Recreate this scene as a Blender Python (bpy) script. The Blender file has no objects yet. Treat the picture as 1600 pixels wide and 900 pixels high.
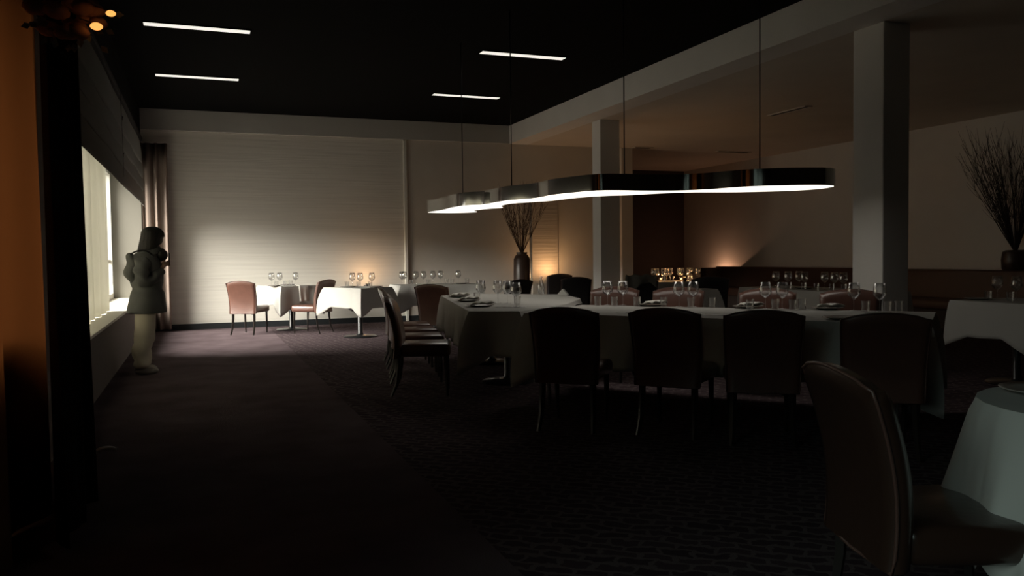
import bpy, bmesh, math, random
from mathutils import Vector, Matrix
random.seed(7)
S = bpy.context.scene
COL = S.collection
PI = math.pi
R = math.radians

# ---------------------------------------------------------------- camera
yaw, pitch, roll, fpx = 3.63088967e-01, -3.97631139e-02, -1.15841971e-02, 1286.578
cd = bpy.data.cameras.new('camera'); cam = bpy.data.objects.new('camera', cd); COL.objects.link(cam)
fw = Vector((math.sin(yaw)*math.cos(pitch), math.cos(yaw)*math.cos(pitch), math.sin(pitch)))
rt = Vector((math.cos(yaw), -math.sin(yaw), 0)); up = rt.cross(fw)
r2 = rt*math.cos(roll)+up*math.sin(roll); u2 = -rt*math.sin(roll)+up*math.cos(roll)
cam.matrix_world = Matrix(((r2.x, u2.x, -fw.x, 0), (r2.y, u2.y, -fw.y, 0), (r2.z, u2.z, -fw.z, 1.3), (0, 0, 0, 1)))
cd.sensor_width = 36; cd.lens = fpx/1600*36; cd.clip_start = .05
S.camera = cam

# ---------------------------------------------------------------- light and view
S.view_settings.view_transform = 'Standard'; S.view_settings.look = 'None'
S.view_settings.exposure = 0.0; S.view_settings.gamma = 1; S.view_settings.use_curve_mapping = False
W = bpy.data.worlds.new('sky'); S.world = W; W.use_nodes = True
bg = W.node_tree.nodes['Background']; bg.inputs[0].default_value = (.93, .88, .74, 1); bg.inputs[1].default_value = 1.7
sd = bpy.data.lights.new('sun', 'SUN'); sd.energy = 33.0; sd.angle = R(58); sd.color = (1, .965, .87)
sun = bpy.data.objects.new('sun', sd); COL.objects.link(sun)
sun.rotation_euler = Vector((1, .30, -.72)).to_track_quat('-Z', 'Y').to_euler()
def portal(y0, y1, z0, z1):
    l = bpy.data.lights.new('window_portal', 'AREA'); l.shape = 'RECTANGLE'; l.size = z1-z0; l.size_y = y1-y0
    l.cycles.is_portal = True
    o = bpy.data.objects.new('window_portal', l); COL.objects.link(o)
    o.location = (-1.66, (y0+y1)/2, (z0+z1)/2); o.rotation_euler = (0, -PI/2, 0)
portal(-1.4, 1.8, .6, 2.9); portal(2.8, 4.95, .6, 2.9); portal(7.2, 16.0, .6, 2.9)
S.cycles.max_bounces = 8; S.cycles.transparent_max_bounces = 24
S.cycles.sample_clamp_indirect = 3.0; S.cycles.caustics_reflective = False; S.cycles.caustics_refractive = False

# ---------------------------------------------------------------- materials
def nodes(name):
    m = bpy.data.materials.new(name); m.use_nodes = True
    nt = m.node_tree; return m, nt, nt.nodes['Principled BSDF']
def mat(name, c, rough=.6, metal=0, bump=0, bscale=60, spec=None, vary=0, vscale=8, coat=0, sheen=0):
    m, nt, b = nodes(name)
    b.inputs['Base Color'].default_value = (*c, 1); b.inputs['Roughness'].default_value = rough; b.inputs['Metallic'].default_value = metal
    if spec is not None: b.inputs['Specular IOR Level'].default_value = spec
    if coat: b.inputs['Coat Weight'].default_value = coat; b.inputs['Coat Roughness'].default_value = .15
    if sheen: b.inputs['Sheen Weight'].default_value = sheen
    tc = nt.nodes.new('ShaderNodeTexCoord')
    if bump:
        n = nt.nodes.new('ShaderNodeTexNoise'); n.inputs['Scale'].default_value = bscale; n.inputs['Detail'].default_value = 3
        nt.links.new(tc.outputs['Object'], n.inputs['Vector'])
        bp = nt.nodes.new('ShaderNodeBump'); bp.inputs['Strength'].default_value = bump; bp.inputs['Distance'].default_value = .01
        nt.links.new(n.outputs['Fac'], bp.inputs['Height']); nt.links.new(bp.outputs['Normal'], b.inputs['Normal'])
    if vary:
        n = nt.nodes.new('ShaderNodeTexNoise'); n.inputs['Scale'].default_value = vscale; n.inputs['Detail'].default_value = 4
        nt.links.new(tc.outputs['Object'], n.inputs['Vector'])
        r = nt.nodes.new('ShaderNodeMix'); r.data_type = 'RGBA'
        r.inputs['A'].default_value = (*[x*(1-vary) for x in c], 1); r.inputs['B'].default_value = (*[min(1, x*(1+vary)) for x in c], 1)
        nt.links.new(n.outputs['Fac'], r.inputs['Factor']); nt.links.new(r.outputs['Result'], b.inputs['Base Color'])
    return m
def emit(name, c, s):
    m, nt, b = nodes(name); b.inputs['Base Color'].default_value = (.8, .8, .8, 1)
    b.inputs['Emission Color'].default_value = (*c, 1); b.inputs['Emission Strength'].default_value = s
    return m
def glassmat(name, tint=(1, 1, 1), gl=.10):
    m = bpy.data.materials.new(name); m.use_nodes = True; nt = m.node_tree; nt.nodes.clear()
    o = nt.nodes.new('ShaderNodeOutputMaterial'); mx = nt.nodes.new('ShaderNodeMixShader')
    t = nt.nodes.new('ShaderNodeBsdfTransparent'); t.inputs[0].default_value = (*tint, 1)
    g = nt.nodes.new('ShaderNodeBsdfGlossy'); g.inputs['Roughness'].default_value = .03
    lw = nt.nodes.new('ShaderNodeLayerWeight'); lw.inputs['Blend'].default_value = .35
    ma = nt.nodes.new('ShaderNodeMath'); ma.operation = 'MULTIPLY_ADD'; ma.inputs[1].default_value = .75; ma.inputs[2].default_value = gl
    nt.links.new(lw.outputs['Facing'], ma.inputs[0])
    nt.links.new(ma.outputs[0], mx.inputs[0]); nt.links.new(t.outputs[0], mx.inputs[1]); nt.links.new(g.outputs[0], mx.inputs[2])
    nt.links.new(mx.outputs[0], o.inputs[0]); return m
def fabric(name, c, trans, see=0.0, rough=.9, tc=None):
    m = bpy.data.materials.new(name); m.use_nodes = True; nt = m.node_tree; nt.nodes.clear()
    o = nt.nodes.new('ShaderNodeOutputMaterial')
    d = nt.nodes.new('ShaderNodeBsdfDiffuse'); d.inputs[0].default_value = (*c, 1)
    t = nt.nodes.new('ShaderNodeBsdfTranslucent'); t.inputs[0].default_value = (*(tc or c), 1)
    co = nt.nodes.new('ShaderNodeTexCoord'); mp = nt.nodes.new('ShaderNodeMapping'); mp.inputs['Scale'].default_value = (40, 40, 3)
    nz = nt.nodes.new('ShaderNodeTexNoise'); nz.inputs['Scale'].default_value = 1.0
    bp = nt.nodes.new('ShaderNodeBump'); bp.inputs['Strength'].default_value = .3; bp.inputs['Distance'].default_value = .004
    nt.links.new(co.outputs['Object'], mp.inputs[0]); nt.links.new(mp.outputs[0], nz.inputs['Vector']); nt.links.new(nz.outputs['Fac'], bp.inputs['Height'])
    nt.links.new(bp.outputs[0], d.inputs['Normal'])
    a = nt.nodes.new('ShaderNodeMixShader'); a.inputs[0].default_value = trans
    nt.links.new(d.outputs[0], a.inputs[1]); nt.links.new(t.outputs[0], a.inputs[2])
    if see:
        tr = nt.nodes.new('ShaderNodeBsdfTransparent'); b = nt.nodes.new('ShaderNodeMixShader'); b.inputs[0].default_value = see
        nt.links.new(a.outputs[0], b.inputs[1]); nt.links.new(tr.outputs[0], b.inputs[2]); nt.links.new(b.outputs[0], o.inputs[0])
    else: nt.links.new(a.outputs[0], o.inputs[0])
    return m

def ribbed(name, c, freq=16, strength=.2):
    m, nt, b = nodes(name); b.inputs['Roughness'].default_value = .7
    tc = nt.nodes.new('ShaderNodeTexCoord')
    mp = nt.nodes.new('ShaderNodeMapping'); mp.inputs['Scale'].default_value = (.35, .35, freq)
    n = nt.nodes.new('ShaderNodeTexNoise'); n.inputs['Scale'].default_value = 1.6; n.inputs['Detail'].default_value = 3
    nt.links.new(tc.outputs['Object'], mp.inputs[0]); nt.links.new(mp.outputs[0], n.inputs['Vector'])
    bp = nt.nodes.new('ShaderNodeBump'); bp.inputs['Strength'].default_value = strength; bp.inputs['Distance'].default_value = .03
    nt.links.new(n.outputs['Fac'], bp.inputs['Height']); nt.links.new(bp.outputs[0], b.inputs['Normal'])
    r = nt.nodes.new('ShaderNodeValToRGB'); r.color_ramp.elements[0].position = .35; r.color_ramp.elements[0].color = (*[x*.93 for x in c], 1)
    r.color_ramp.elements[1].position = .6; r.color_ramp.elements[1].color = (*c, 1)
    nt.links.new(n.outputs['Fac'], r.inputs[0]); nt.links.new(r.outputs[0], b.inputs['Base Color'])
    return m

def carpet():
    m, nt, b = nodes('dark patterned carpet'); b.inputs['Roughness'].default_value = 1; b.inputs['Specular IOR Level'].default_value = .02
    L = nt.links.new; N = nt.nodes.new
    tc = N('ShaderNodeTexCoord'); sx = N('ShaderNodeSeparateXYZ'); L(tc.outputs['Object'], sx.inputs[0])
    mp = N('ShaderNodeMapping'); mp.inputs['Rotation'].default_value = (0, 0, R(38)); mp.inputs['Scale'].default_value = (1, 1, 1); L(tc.outputs['Object'], mp.inputs[0])
    br = N('ShaderNodeTexBrick'); br.inputs['Scale'].default_value = 3.2; br.inputs['Mortar Size'].default_value = .045; br.inputs['Mortar Smooth'].default_value = .4
    br.inputs['Color1'].default_value = (.075, .052, .06, 1); br.inputs['Color2'].default_value = (.055, .038, .044, 1); br.inputs['Mortar'].default_value = (.125, .10, .10, 1)
    nz = N('ShaderNodeTexNoise'); nz.inputs['Scale'].default_value = 9; nz.inputs['Detail'].default_value = 5; L(tc.outputs['Object'], nz.inputs['Vector'])
    va = N('ShaderNodeVectorMath'); va.operation = 'MULTIPLY_ADD'; va.inputs[1].default_value = (.12, .12, 0); L(nz.outputs['Color'], va.inputs[0]); L(mp.outputs[0], va.inputs[2]); L(va.outputs[0], br.inputs['Vector'])
    pl = N('ShaderNodeTexNoise'); pl.inputs['Scale'].default_value = 2.2; pl.inputs['Detail'].default_value = 6; L(tc.outputs['Object'], pl.inputs['Vector'])
    pr = N('ShaderNodeValToRGB'); pr.color_ramp.elements[0].position = .3; pr.color_ramp.elements[0].color = (.09, .066, .072, 1)
    pr.color_ramp.elements[1].position = .75; pr.color_ramp.elements[1].color = (.15, .115, .122, 1); L(pl.outputs['Fac'], pr.inputs[0])
    gt = N('ShaderNodeMath'); gt.operation = 'GREATER_THAN'; gt.inputs[1].default_value = 1.2; L(sx.outputs['X'], gt.inputs[0])
    mx = N('ShaderNodeMix'); mx.data_type = 'RGBA'; L(gt.outputs[0], mx.inputs['Factor']); L(pr.outputs[0], mx.inputs['A']); L(br.outputs['Color'], mx.inputs['B'])
    L(mx.outputs['Result'], b.inputs['Base Color'])
    bp = N('ShaderNodeBump'); bp.inputs['Strength'].default_value = .4; bp.inputs['Distance'].default_value = .01
    n3 = N('ShaderNodeTexNoise'); n3.inputs['Scale'].default_value = 120; L(tc.outputs['Object'], n3.inputs['Vector']); L(n3.outputs['Fac'], bp.inputs['Height']); L(bp.outputs[0], b.inputs['Normal'])
    return m

M = {}
M['carpet'] = carpet()
M['wall'] = mat('plain warm white plaster', (.66, .61, .54), .85, bump=.15, bscale=30, vary=.06, vscale=3)
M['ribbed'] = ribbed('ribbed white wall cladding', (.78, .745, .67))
M['soffit'] = mat('grey painted soffit', (.50, .49, .455), .85, vary=.06, vscale=3)
M['black'] = mat('matt black ceiling', (.007, .007, .007), .95, spec=.05)
M['side_ceiling'] = mat('grey plaster ceiling', (.72, .66, .58), .9, vary=.12, vscale=1.2)
M['sidewall'] = mat('side room plaster', (.84, .82, .78), .85, bump=.1, bscale=20, vary=.08, vscale=1.5)
M['darkwall'] = mat('dark brown panelling', (.05, .035, .028), .7, vary=.2)
M['underwall'] = mat('dark taupe wall paint', (.16, .13, .115), .8, vary=.08)
M['baseboard'] = mat('black skirting', (.015, .018, .02), .5)
M['sill'] = mat('pale stone sill', (.8, .77, .68), .5, vary=.04)
M['frame'] = mat('white window frame', (.75, .73, .66), .5)
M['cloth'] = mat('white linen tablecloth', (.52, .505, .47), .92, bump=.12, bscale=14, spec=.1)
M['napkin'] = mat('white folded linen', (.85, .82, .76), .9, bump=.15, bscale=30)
M['leather'] = mat('brown leather', (.115, .053, .038), .36, bump=.12, bscale=45, vary=.25, vscale=9, coat=.4)
M['darkleather'] = mat('glossy dark brown leather', (.035, .018, .012), .28, bump=.1, bscale=40, coat=.5)
M['piping'] = mat('dark brown leather piping', (.09, .045, .035), .4)
M['blackleather'] = mat('black leather', (.02, .018, .018), .4, bump=.1, bscale=45)
M['legwood'] = mat('black stained wood', (.018, .014, .012), .35, vary=.2, vscale=20)
M['chrome'] = mat('polished chrome', (.72, .72, .70), .08, 1)
M['steel'] = mat('brushed steel', (.55, .55, .55), .25, 1)
M['blackmetal'] = mat('black lacquered metal', (.015, .015, .016), .3, coat=.4)
M['glass'] = glassmat('clear thin glass')
M['plate'] = mat('grey glazed stoneware', (.30, .275, .25), .25, vary=.1)
M['plate_pale'] = mat('pale glazed porcelain', (.55, .47, .40), .25)
M['lamp'] = emit('glowing white diffuser', (1, .94, .84), 1.7)
M['strip'] = emit('glowing strip diffuser', (1, .96, .86), .92)
M['candle'] = emit('candle flame', (1, .45, .12), 18)
M['amber'] = emit('amber bulb', (1, .42, .1), 1.3)
M['wax'] = mat('amber votive wax', (.8, .5, .2), .5)
M['sheer'] = fabric('white sheer voile', (.90, .88, .80), .20, .025)
M['blind'] = fabric('grey blind cloth', (.27, .28, .27), .09, tc=(.4, .22, .14))
M['drape'] = fabric('black velvet drape', (.03, .025, .022), .12, tc=(.22, .12, .08))
M['orange'] = fabric('rust orange drape', (.30, .16, .075), .3, tc=(.31, .175, .09))
M['pinkdrape'] = fabric('dusty pink drape', (.30, .235, .20), .2)
M['vase'] = mat('dark brown glazed ceramic', (.05, .03, .022), .35, vary=.2)
M['twig'] = mat('dry brown twigs', (.075, .045, .03), .9)
M['twigdark'] = mat('grey black twigs', (.05, .045, .042), .9)
M['banquette'] = mat('dark brown banquette leather', (.085, .045, .032), .45, bump=.1, bscale=12, vary=.15, vscale=3)
M['skin'] = mat('skin', (.52, .32, .23), .6)
M['hair'] = mat('dark hair', (.02, .016, .014), .45, bump=.5, bscale=40)
M['jacket'] = mat('grey quilted jacket', (.13, .135, .125), .7, bump=.5, bscale=9, vary=.15)
M['trousers'] = mat('cream trousers', (.78, .71, .56), .85, bump=.5, bscale=9)
M['shoe'] = mat('pale shoe', (.45, .42, .36), .6)
M['phone'] = mat('black plastic', (.01, .01, .01), .3)
M['petal'] = mat('faded dried petals', (.34, .17, .13), .9, vary=.5)
M['leaf'] = mat('grey dried leaves', (.22, .21, .18), .9, vary=.3)
M['paper'] = mat('white paper', (.75, .74, .7), .6)
M['vent'] = mat('black vent slot', (.01, .01, .01), .9)
M['garment'] = mat('grey knitted garment', (.11, .105, .09), .95, bump=.5, bscale=40)

# ---------------------------------------------------------------- helpers
def thing(name, label, cat, loc=(0, 0, 0), rotz=0, group=None):
    o = bpy.data.objects.new(name, None); COL.objects.link(o); o.empty_display_size = .1
    o.location = loc; o.rotation_euler = (0, 0, rotz); o['label'] = label; o['category'] = cat
    if group: o['group'] = group
    return o
def tag(o, label, cat, group=None, kind=None):
    o['label'] = label; o['category'] = cat
    if group: o['group'] = group
    if kind: o['kind'] = kind
    return o
def obj(name, V, F, m, parent=None, smooth=True, loc=None, rot=None, ang=None):
    me = bpy.data.meshes.new(name); me.from_pydata([tuple(v) for v in V], [], F); me.materials.append(m)
    bm = bmesh.new(); bm.from_mesh(me); bmesh.ops.recalc_face_normals(bm, faces=bm.faces); bm.to_mesh(me); bm.free()
    if smooth:
        me.polygons.foreach_set('use_smooth', [True]*len(me.polygons))
        if ang: me.set_sharp_from_angle(angle=R(ang))
    o = bpy.data.objects.new(name, me); COL.objects.link(o)
    if parent: o.parent = parent
    if loc: o.location = loc
    if rot: o.rotation_euler = rot
    return o
def struct(o): o['kind'] = 'structure'; return o
class G:
    """geometry collector"""
    def __init__(s): s.V = []; s.F = []
    def add(s, V, F):
        n = len(s.V); s.V += [tuple(v) for v in V]; s.F += [tuple(i+n for i in f) for f in F]; return s
    def box(s, a, b):
        x0, y0, z0 = a; x1, y1, z1 = b
        return s.add([(x0,y0,z0),(x1,y0,z0),(x1,y1,z0),(x0,y1,z0),(x0,y0,z1),(x1,y0,z1),(x1,y1,z1),(x0,y1,z1)],
                     [(0,3,2,1),(4,5,6,7),(0,1,5,4),(1,2,6,5),(2,3,7,6),(3,0,4,7)])
    def bbox(s, a, b, r=.01, seg=2):
        bm = bmesh.new(); g = G().box(a, b); vs = [bm.verts.new(v) for v in g.V]
        for f in g.F: bm.faces.new([vs[i] for i in f])
        bmesh.ops.bevel(bm, geom=bm.edges[:], offset=r, segments=seg, profile=.5, affect='EDGES')
        bm.verts.index_update(); V = [v.co[:] for v in bm.verts]; F = [tuple(v.index for v in f.verts) for f in bm.faces]; bm.free()
        return s.add(V, F)
    def lathe(s, prof, seg=20, c=(0, 0, 0), closed=False):
        V = []; F = []; n = len(prof)
        for r, z in prof:
            for k in range(seg):
                a = 2*PI*k/seg; V.append((c[0]+r*math.cos(a), c[1]+r*math.sin(a), c[2]+z))
        for i in range(n-1 if not closed else n):
            j = (i+1) % n
            for k in range(seg):
                q = (k+1) % seg; F.append((i*seg+k, i*seg+q, j*seg+q, j*seg+k))
        return s.add(V, F)
    def tube(s, P, rad, seg=8, cap=True):
        P = [Vector(p) for p in P]; n = len(P); V = []; F = []
        rs = rad if isinstance(rad, (list, tuple)) else [rad]*n
        ref = Vector((0, 0, 1)) if abs((P[-1]-P[0]).normalized().z) < .9 else Vector((1, 0, 0))
        for i in range(n):
            t = (P[min(i+1, n-1)]-P[max(i-1, 0)]).normalized()
            a = t.cross(ref).normalized(); b = t.cross(a)
            rr = rs[i]; rx, ry = rr if isinstance(rr, (tuple, list)) else (rr, rr)
            for k in range(seg):
                w = 2*PI*k/seg; V.append(P[i]+a*rx*math.cos(w)+b*ry*math.sin(w))
        for i in range(n-1):
            for k in range(seg):
                q = (k+1) % seg; F.append((i*seg+k, i*seg+q, (i+1)*seg+q, (i+1)*seg+k))
        if cap: F.append(tuple(range(seg))[::-1]); F.append(tuple((n-1)*seg+k for k in range(seg)))
        return s.add(V, F)
    def prism(s, poly, z0, z1):
        n = len(poly); V = [(x, y, z0) for x, y in poly]+[(x, y, z1) for x, y in poly]
        F = [tuple(range(n))[::-1], tuple(range(n, 2*n))]+[(i, (i+1) % n, n+(i+1) % n, n+i) for i in range(n)]
        return s.add(V, F)
    def ell(s, c, r, seg=16, rings=10, f=None):
        V = []; F = []
        for i in range(rings+1):
            th = PI*i/rings
            for k in range(seg):
                ph = 2*PI*k/seg; d = Vector((math.sin(th)*math.cos(ph), math.sin(th)*math.sin(ph), math.cos(th)))
                p = Vector((c[0]+d.x*r[0], c[1]+d.y*r[1], c[2]+d.z*r[2]))
                if f: p = f(p, d)
                V.append(p)
        for i in range(rings):
            for k in range(seg):
                q = (k+1) % seg; F.append((i*seg+k, (i+1)*seg+k, (i+1)*seg+q, i*seg+q))
        return s.add(V, F)
    def out(s, name, m, parent=None, **k): return obj(name, s.V, s.F, m, parent, **k)
def weld(o, d=1e-5):
    bm = bmesh.new(); bm.from_mesh(o.data); bmesh.ops.remove_doubles(bm, verts=bm.verts, dist=d); bm.to_mesh(o.data); bm.free(); return o
def dup(root, loc, rotz, label, group=None, scale=None):
    r = root.copy(); COL.objects.link(r); r.location = loc; r.rotation_euler = (0, 0, rotz); r['label'] = label
    if group: r['group'] = group
    if scale: r.scale = (scale,)*3
    for ch in list(root.children):
        c = ch.copy(); COL.objects.link(c); c.parent = r
        for g in list(ch.children):
            d = g.copy(); COL.objects.link(d); d.parent = c
    return r
def panel(fn, nu, nv, name, m, parent=None, thick=0, **k):
    """grid surface fn(u,v)->xyz; thick adds a solidify-like back sheet"""
    V = [fn(i/nu, j/nv) for j in range(nv+1) for i in range(nu+1)]; w = nu+1
    F = [(j*w+i, j*w+i+1, (j+1)*w+i+1, (j+1)*w+i) for j in range(nv) for i in range(nu)]
    o = obj(name, V, F, m, parent, **k)
    if thick:
        md = o.modifiers.new('thickness', 'SOLIDIFY'); md.thickness = thick; md.offset = 0
    return o
def catmull(P, n=6, closed=True):
    out = []; N = len(P)
    for i in range(N if closed else N-1):
        g = lambda k: Vector(P[k % N]) if closed else Vector(P[max(0, min(N-1, k))])
        a, b, c, d = g(i-1), g(i), g(i+1), g(i+2)
        for k in range(n):
            t = k/n; out.append(.5*((2*b)+(c-a)*t+(2*a-5*b+4*c-d)*t*t+(3*b-a-3*c+d)*t**3))
    if not closed: out.append(Vector(P[-1]))
    return out
def skin(name, J, E, m, parent=None, sub=2, root=0):
    me = bpy.data.meshes.new(name); me.from_pydata([j[0] for j in J], E, [])
    o = bpy.data.objects.new(name, me); COL.objects.link(o)
    o.modifiers.new('s', 'SKIN').use_smooth_shade = True; ss = o.modifiers.new('b', 'SUBSURF'); ss.levels = sub; ss.render_levels = sub
    for i, j in enumerate(J):
        r = j[1]; me.skin_vertices[0].data[i].radius = r if isinstance(r, tuple) else (r, r)
    me.skin_vertices[0].data[root].use_root = True
    dg = bpy.context.evaluated_depsgraph_get(); me2 = bpy.data.meshes.new_from_object(o.evaluated_get(dg))
    o.modifiers.clear(); o.data = me2; me2.materials.clear(); me2.materials.append(m); me2.name = name
    me2.polygons.foreach_set('use_smooth', [True]*len(me2.polygons))
    if parent: o.parent = parent
    return o

# ================================================================ THE ROOM
CZ, SZ, BY = 4.0, 3.63, 16.23
struct(G().box((-2.2, -3, -.1), (13.3, 20.8, 0)).out('floor', M['carpet'], smooth=False))
struct(G().box((-1.2, -3, CZ), (6.15, BY, CZ+.1)).out('ceiling', M['black'], smooth=False))
struct(G().box((6.15, -3, SZ), (13.3, 20.8, CZ+.1)).out('ceiling_side', M['side_ceiling'], smooth=False))
struct(G().box((6.13, -3, SZ-.002), (6.55, BY, CZ+.1)).out('trim_beam', M['sidewall'], smooth=False))
# back wall: ribbed cladding left of the pilaster strip, plain to its right
struct(G().box((-1.2, BY, 0), (3.88, BY+.25, SZ)).out('wall_back', M['ribbed'], smooth=False))
struct(G().box((3.92, BY, 0), (9.01, BY+.25, SZ)).out('wall_back_plain', M['wall'], smooth=False))
struct(G().bbox((3.87, BY-.05, 0), (3.93, BY+.2, SZ-.03), .006).out('trim_1', M['frame'], smooth=False))
struct(G().box((-1.2, BY-.06, SZ), (6.15, BY+.3, CZ+.1)).out('trim_soffit', M['soffit'], smooth=False))
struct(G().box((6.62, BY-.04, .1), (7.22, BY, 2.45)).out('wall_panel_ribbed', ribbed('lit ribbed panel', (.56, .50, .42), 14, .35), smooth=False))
struct(G().box((8.74, BY-.1, 0), (9.01, BY+.3, SZ)).out('trim_2', M['wall'], smooth=False))
struct(G().box((-.92, BY-.02, 0), (9.01, BY, .107)).out('baseboard_back', M['baseboard'], smooth=False))
struct(G().box((9.01, 20.3, 0), (13.3, 20.6, SZ)).out('wall_recess', M['darkwall'], smooth=False))
struct(G().box((8.9, BY+.25, 0), (9.01, 20.4, SZ)).out('wall_recess_side', M['darkwall'], smooth=False))
struct(G().box((13, -3, 0), (13.3, 20.8, SZ)).out('wall_right', M['sidewall'], smooth=False))
struct(G().box((-1.2, -3.2, 0), (13.3, -3, CZ+.1)).out('wall_front', M['darkwall'], smooth=False))
# left wall with its long window opening (y 1.5 .. 15.9, z .63 .. 2.9)
SI, WT, Y0, Y1 = .63, 2.85, 7.2, 15.9
g = G().box((-1.65, -3, 0), (-.92, 20, SI-.03)); struct(g.out('wall_left', M['underwall'], smooth=False))
struct(G().box((-1.65, -3, WT), (-.92, BY, CZ+.1)).out('wall_left_upper', M['black'], smooth=False))
struct(G().box((-1.65, -3, SI-.03), (-.92, -1.4, WT)).out('wall_left_near', M['underwall'], smooth=False))
struct(G().box((-1.65, 1.8, SI-.03), (-.92, 2.8, WT)).out('wall_left_pier', M['underwall'], smooth=False))
struct(G().box((-1.65, 2.8, SI-.03), (-.92, 4.95, .95)).out('wall_left_apron', M['underwall'], smooth=False))
struct(G().box((-1.65, 4.95, SI-.03), (-.92, Y0, WT)).out('wall_left_pier', M['underwall'], smooth=False))
struct(G().box((-1.65, Y1, SI-.03), (-.92, BY, WT)).out('wall_left_far', mat('greige reveal paint', (.25, .235, .2), .9), smooth=False))
struct(G().bbox((-1.6, Y0, SI-.03), (-.90, Y1, SI), .006).out('trim_sill', M['sill'], smooth=False))
wf = struct(bpy.data.objects.new('window_1', None)); COL.objects.link(wf); wf.location = (-1.45, 8.7, SI)
g = G(); dy = lambda y: y-8.7
g.box((-.05, dy(Y0), 0), (.05, dy(Y1), .09)); g.box((-.05, dy(Y0), WT-SI-.08), (.05, dy(Y1), WT-SI))
g.out('window_frame', M['frame'], wf, smooth=False)
for y in (7.25, 10.2, 13.0, 15.85): G().box((-.05, dy(y)-.04, .09), (.05, dy(y)+.04, WT-SI-.08)).out('mullion', M['frame'], wf, smooth=False)
G().box((-.03, dy(13.04), .62), (.03, dy(15.8), .67)).out('transom', M['frame'], wf, smooth=False)
G().box((-.006, dy(Y0), .09), (.006, dy(Y1), WT-SI-.08)).out('window_pane', glassmat('window glass', gl=.03), wf, smooth=False)
wn = struct(bpy.data.objects.new('window_2', None)); COL.objects.link(wn); wn.location = (-1.45, 3.875, .95)
G().box((-.05, -1.075, 0), (.05, 1.075, .09)).out('window_frame', M['frame'], wn, smooth=False)
for y in (-1.04, 0, 1.04): G().box((-.05, y-.035, .09), (.05, y+.035, WT-.95)).out('mullion', M['frame'], wn, smooth=False)
wn = struct(bpy.data.objects.new('window_added', None)); COL.objects.link(wn); wn.location = (-1.45, .2, SI)  # unseen window behind the camera, added to throw cool light on the nearest tablecloth
G().box((-.05, -1.6, 0), (.05, 1.6, .09)).out('window_frame', M['frame'], wn, smooth=False)
for y in (-1.56, 0, 1.56): G().box((-.05, y-.035, .09), (.05, y+.035, WT-SI)).out('mullion', M['frame'], wn, smooth=False)
G().box((-.006, -1.6, .09), (.006, 1.6, WT-SI)).out('window_pane', glassmat('bluish glass of added window', (.22, .255, .26), .03), wn, smooth=False)  # tint dims and cools the light this added window lets in
# two columns under the beam
for x0, y0, x1, y1 in ((6.55, 6.54, 6.9, 6.96), (6.54, 12.84, 6.92, 13.16)):
    c = struct(G().bbox((x0, y0, 0), (x1, y1, SZ), .012).out('column', M['sidewall'], smooth=False))
# dark slots in the side ceiling
for i, (x0, x1, y0, y1, w) in enumerate(((9.11, 9.2, 10.7, 11.6, 0), (8.95, 9.35, 15.85, 16.0, 1), (11.15, 12.0, 15.95, 16.1, 1))):
    t = thing('ceiling_vent', ['long black ceiling slot vent right of the near lamp cable', 'small pale edged ceiling vent above the far column', 'slot vent high over the far corner of the side room'][i], 'ceiling vent', ((x0+x1)/2, (y0+y1)/2, SZ-.01))
    a, b = (x1-x0)/2, (y1-y0)/2
    G().box((-a, -b, -.002), (a, b, .008)).out('slot', M['vent'], t, smooth=False)
    G().box((-a-.03, -b, -.01), (-a, b, .008)).box((a, -b, -.01), (a+.03, b, .008)).box((-a-.03, -b-.02, -.01), (a+.03, -b, .008)).box((-a-.03, b, -.01), (a+.03, b+.02, .008)).out('vent_frame', M['side_ceiling'], t, smooth=False)

# ================================================================ LAMPS
for i, (x0, x1, y) in enumerate(((-.52, .64, 10.36), (-.52, .63, 13.16), (3.56, 4.76, 10.42), (3.71, 4.87, 13.36))):
    t = thing('ceiling_strip_light', ['glowing ceiling strip light nearest the window, longest of the four', 'glowing ceiling strip light over the far window bay',
        'glowing ceiling strip light nearest the beam, upper of the right pair', 'glowing ceiling strip light near the back corner, lower of the right pair'][i], 'ceiling light', ((x0+x1)/2, y, CZ-.012), 0, 'strip lights in the black ceiling')
    a = (x1-x0)/2
    G().box((-a, -.07, -.004), (a, .07, .004)).out('diffuser', M['strip'], t, smooth=False)
    G().box((-a-.015, -.085, -.002), (a+.015, -.07, .012)).box((-a-.015, .07, -.002), (a+.015, .085, .012)).box((-a-.015, -.07, -.002), (-a, .07, .012)).box((a, -.07, -.002), (a+.015, .07, .012)).out('frame', M['black'], t, smooth=False)

outl = [(2.93,10.92),(2.97,10.35),(2.94,9.85),(2.98,9.4),(3.13,9.2),(3.14,8.85),(3.17,8.45),(3.32,8.05),(3.32,7.6),(3.41,7.25),(3.52,7.0),(3.72,6.92),(3.94,6.91),(4.12,6.88),(4.34,6.8),(4.51,6.62),(4.66,6.3),(4.89,6.1),(5.16,5.98),(5.38,5.97),(5.54,6.12),
        (5.58,6.4),(5.42,6.66),(5.02,6.9),(4.6,7.01),(4.35,7.2),(4.13,7.5),(3.96,7.62),(3.78,7.95),(3.68,8.5),(3.44,8.95),(3.46,9.4),(3.62,9.8),(3.52,10.05),(3.46,10.45),(3.62,10.85),(3.36,11.12),(3.04,11.1)]
LX, LY, LZ = 4.1, 8.0, 1.9
lamp = thing('pendant_lamp', 'long wavy chrome pendant lamp with glowing white underside over the main tables', 'pendant lamp', (LX, LY, LZ))
op = [(p.x-LX, p.y-LY) for p in catmull([(a, b, 0) for a, b in outl], 5)]
n = len(op); V = []; F = []
def inset(d):
    res = []
    for i in range(n):
        a = Vector(op[i-1]); b = Vector(op[(i+1) % n]); t = (b-a).normalized(); res.append((op[i][0]-t.y*d, op[i][1]+t.x*d))
    return res
ins = inset(.012)
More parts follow.
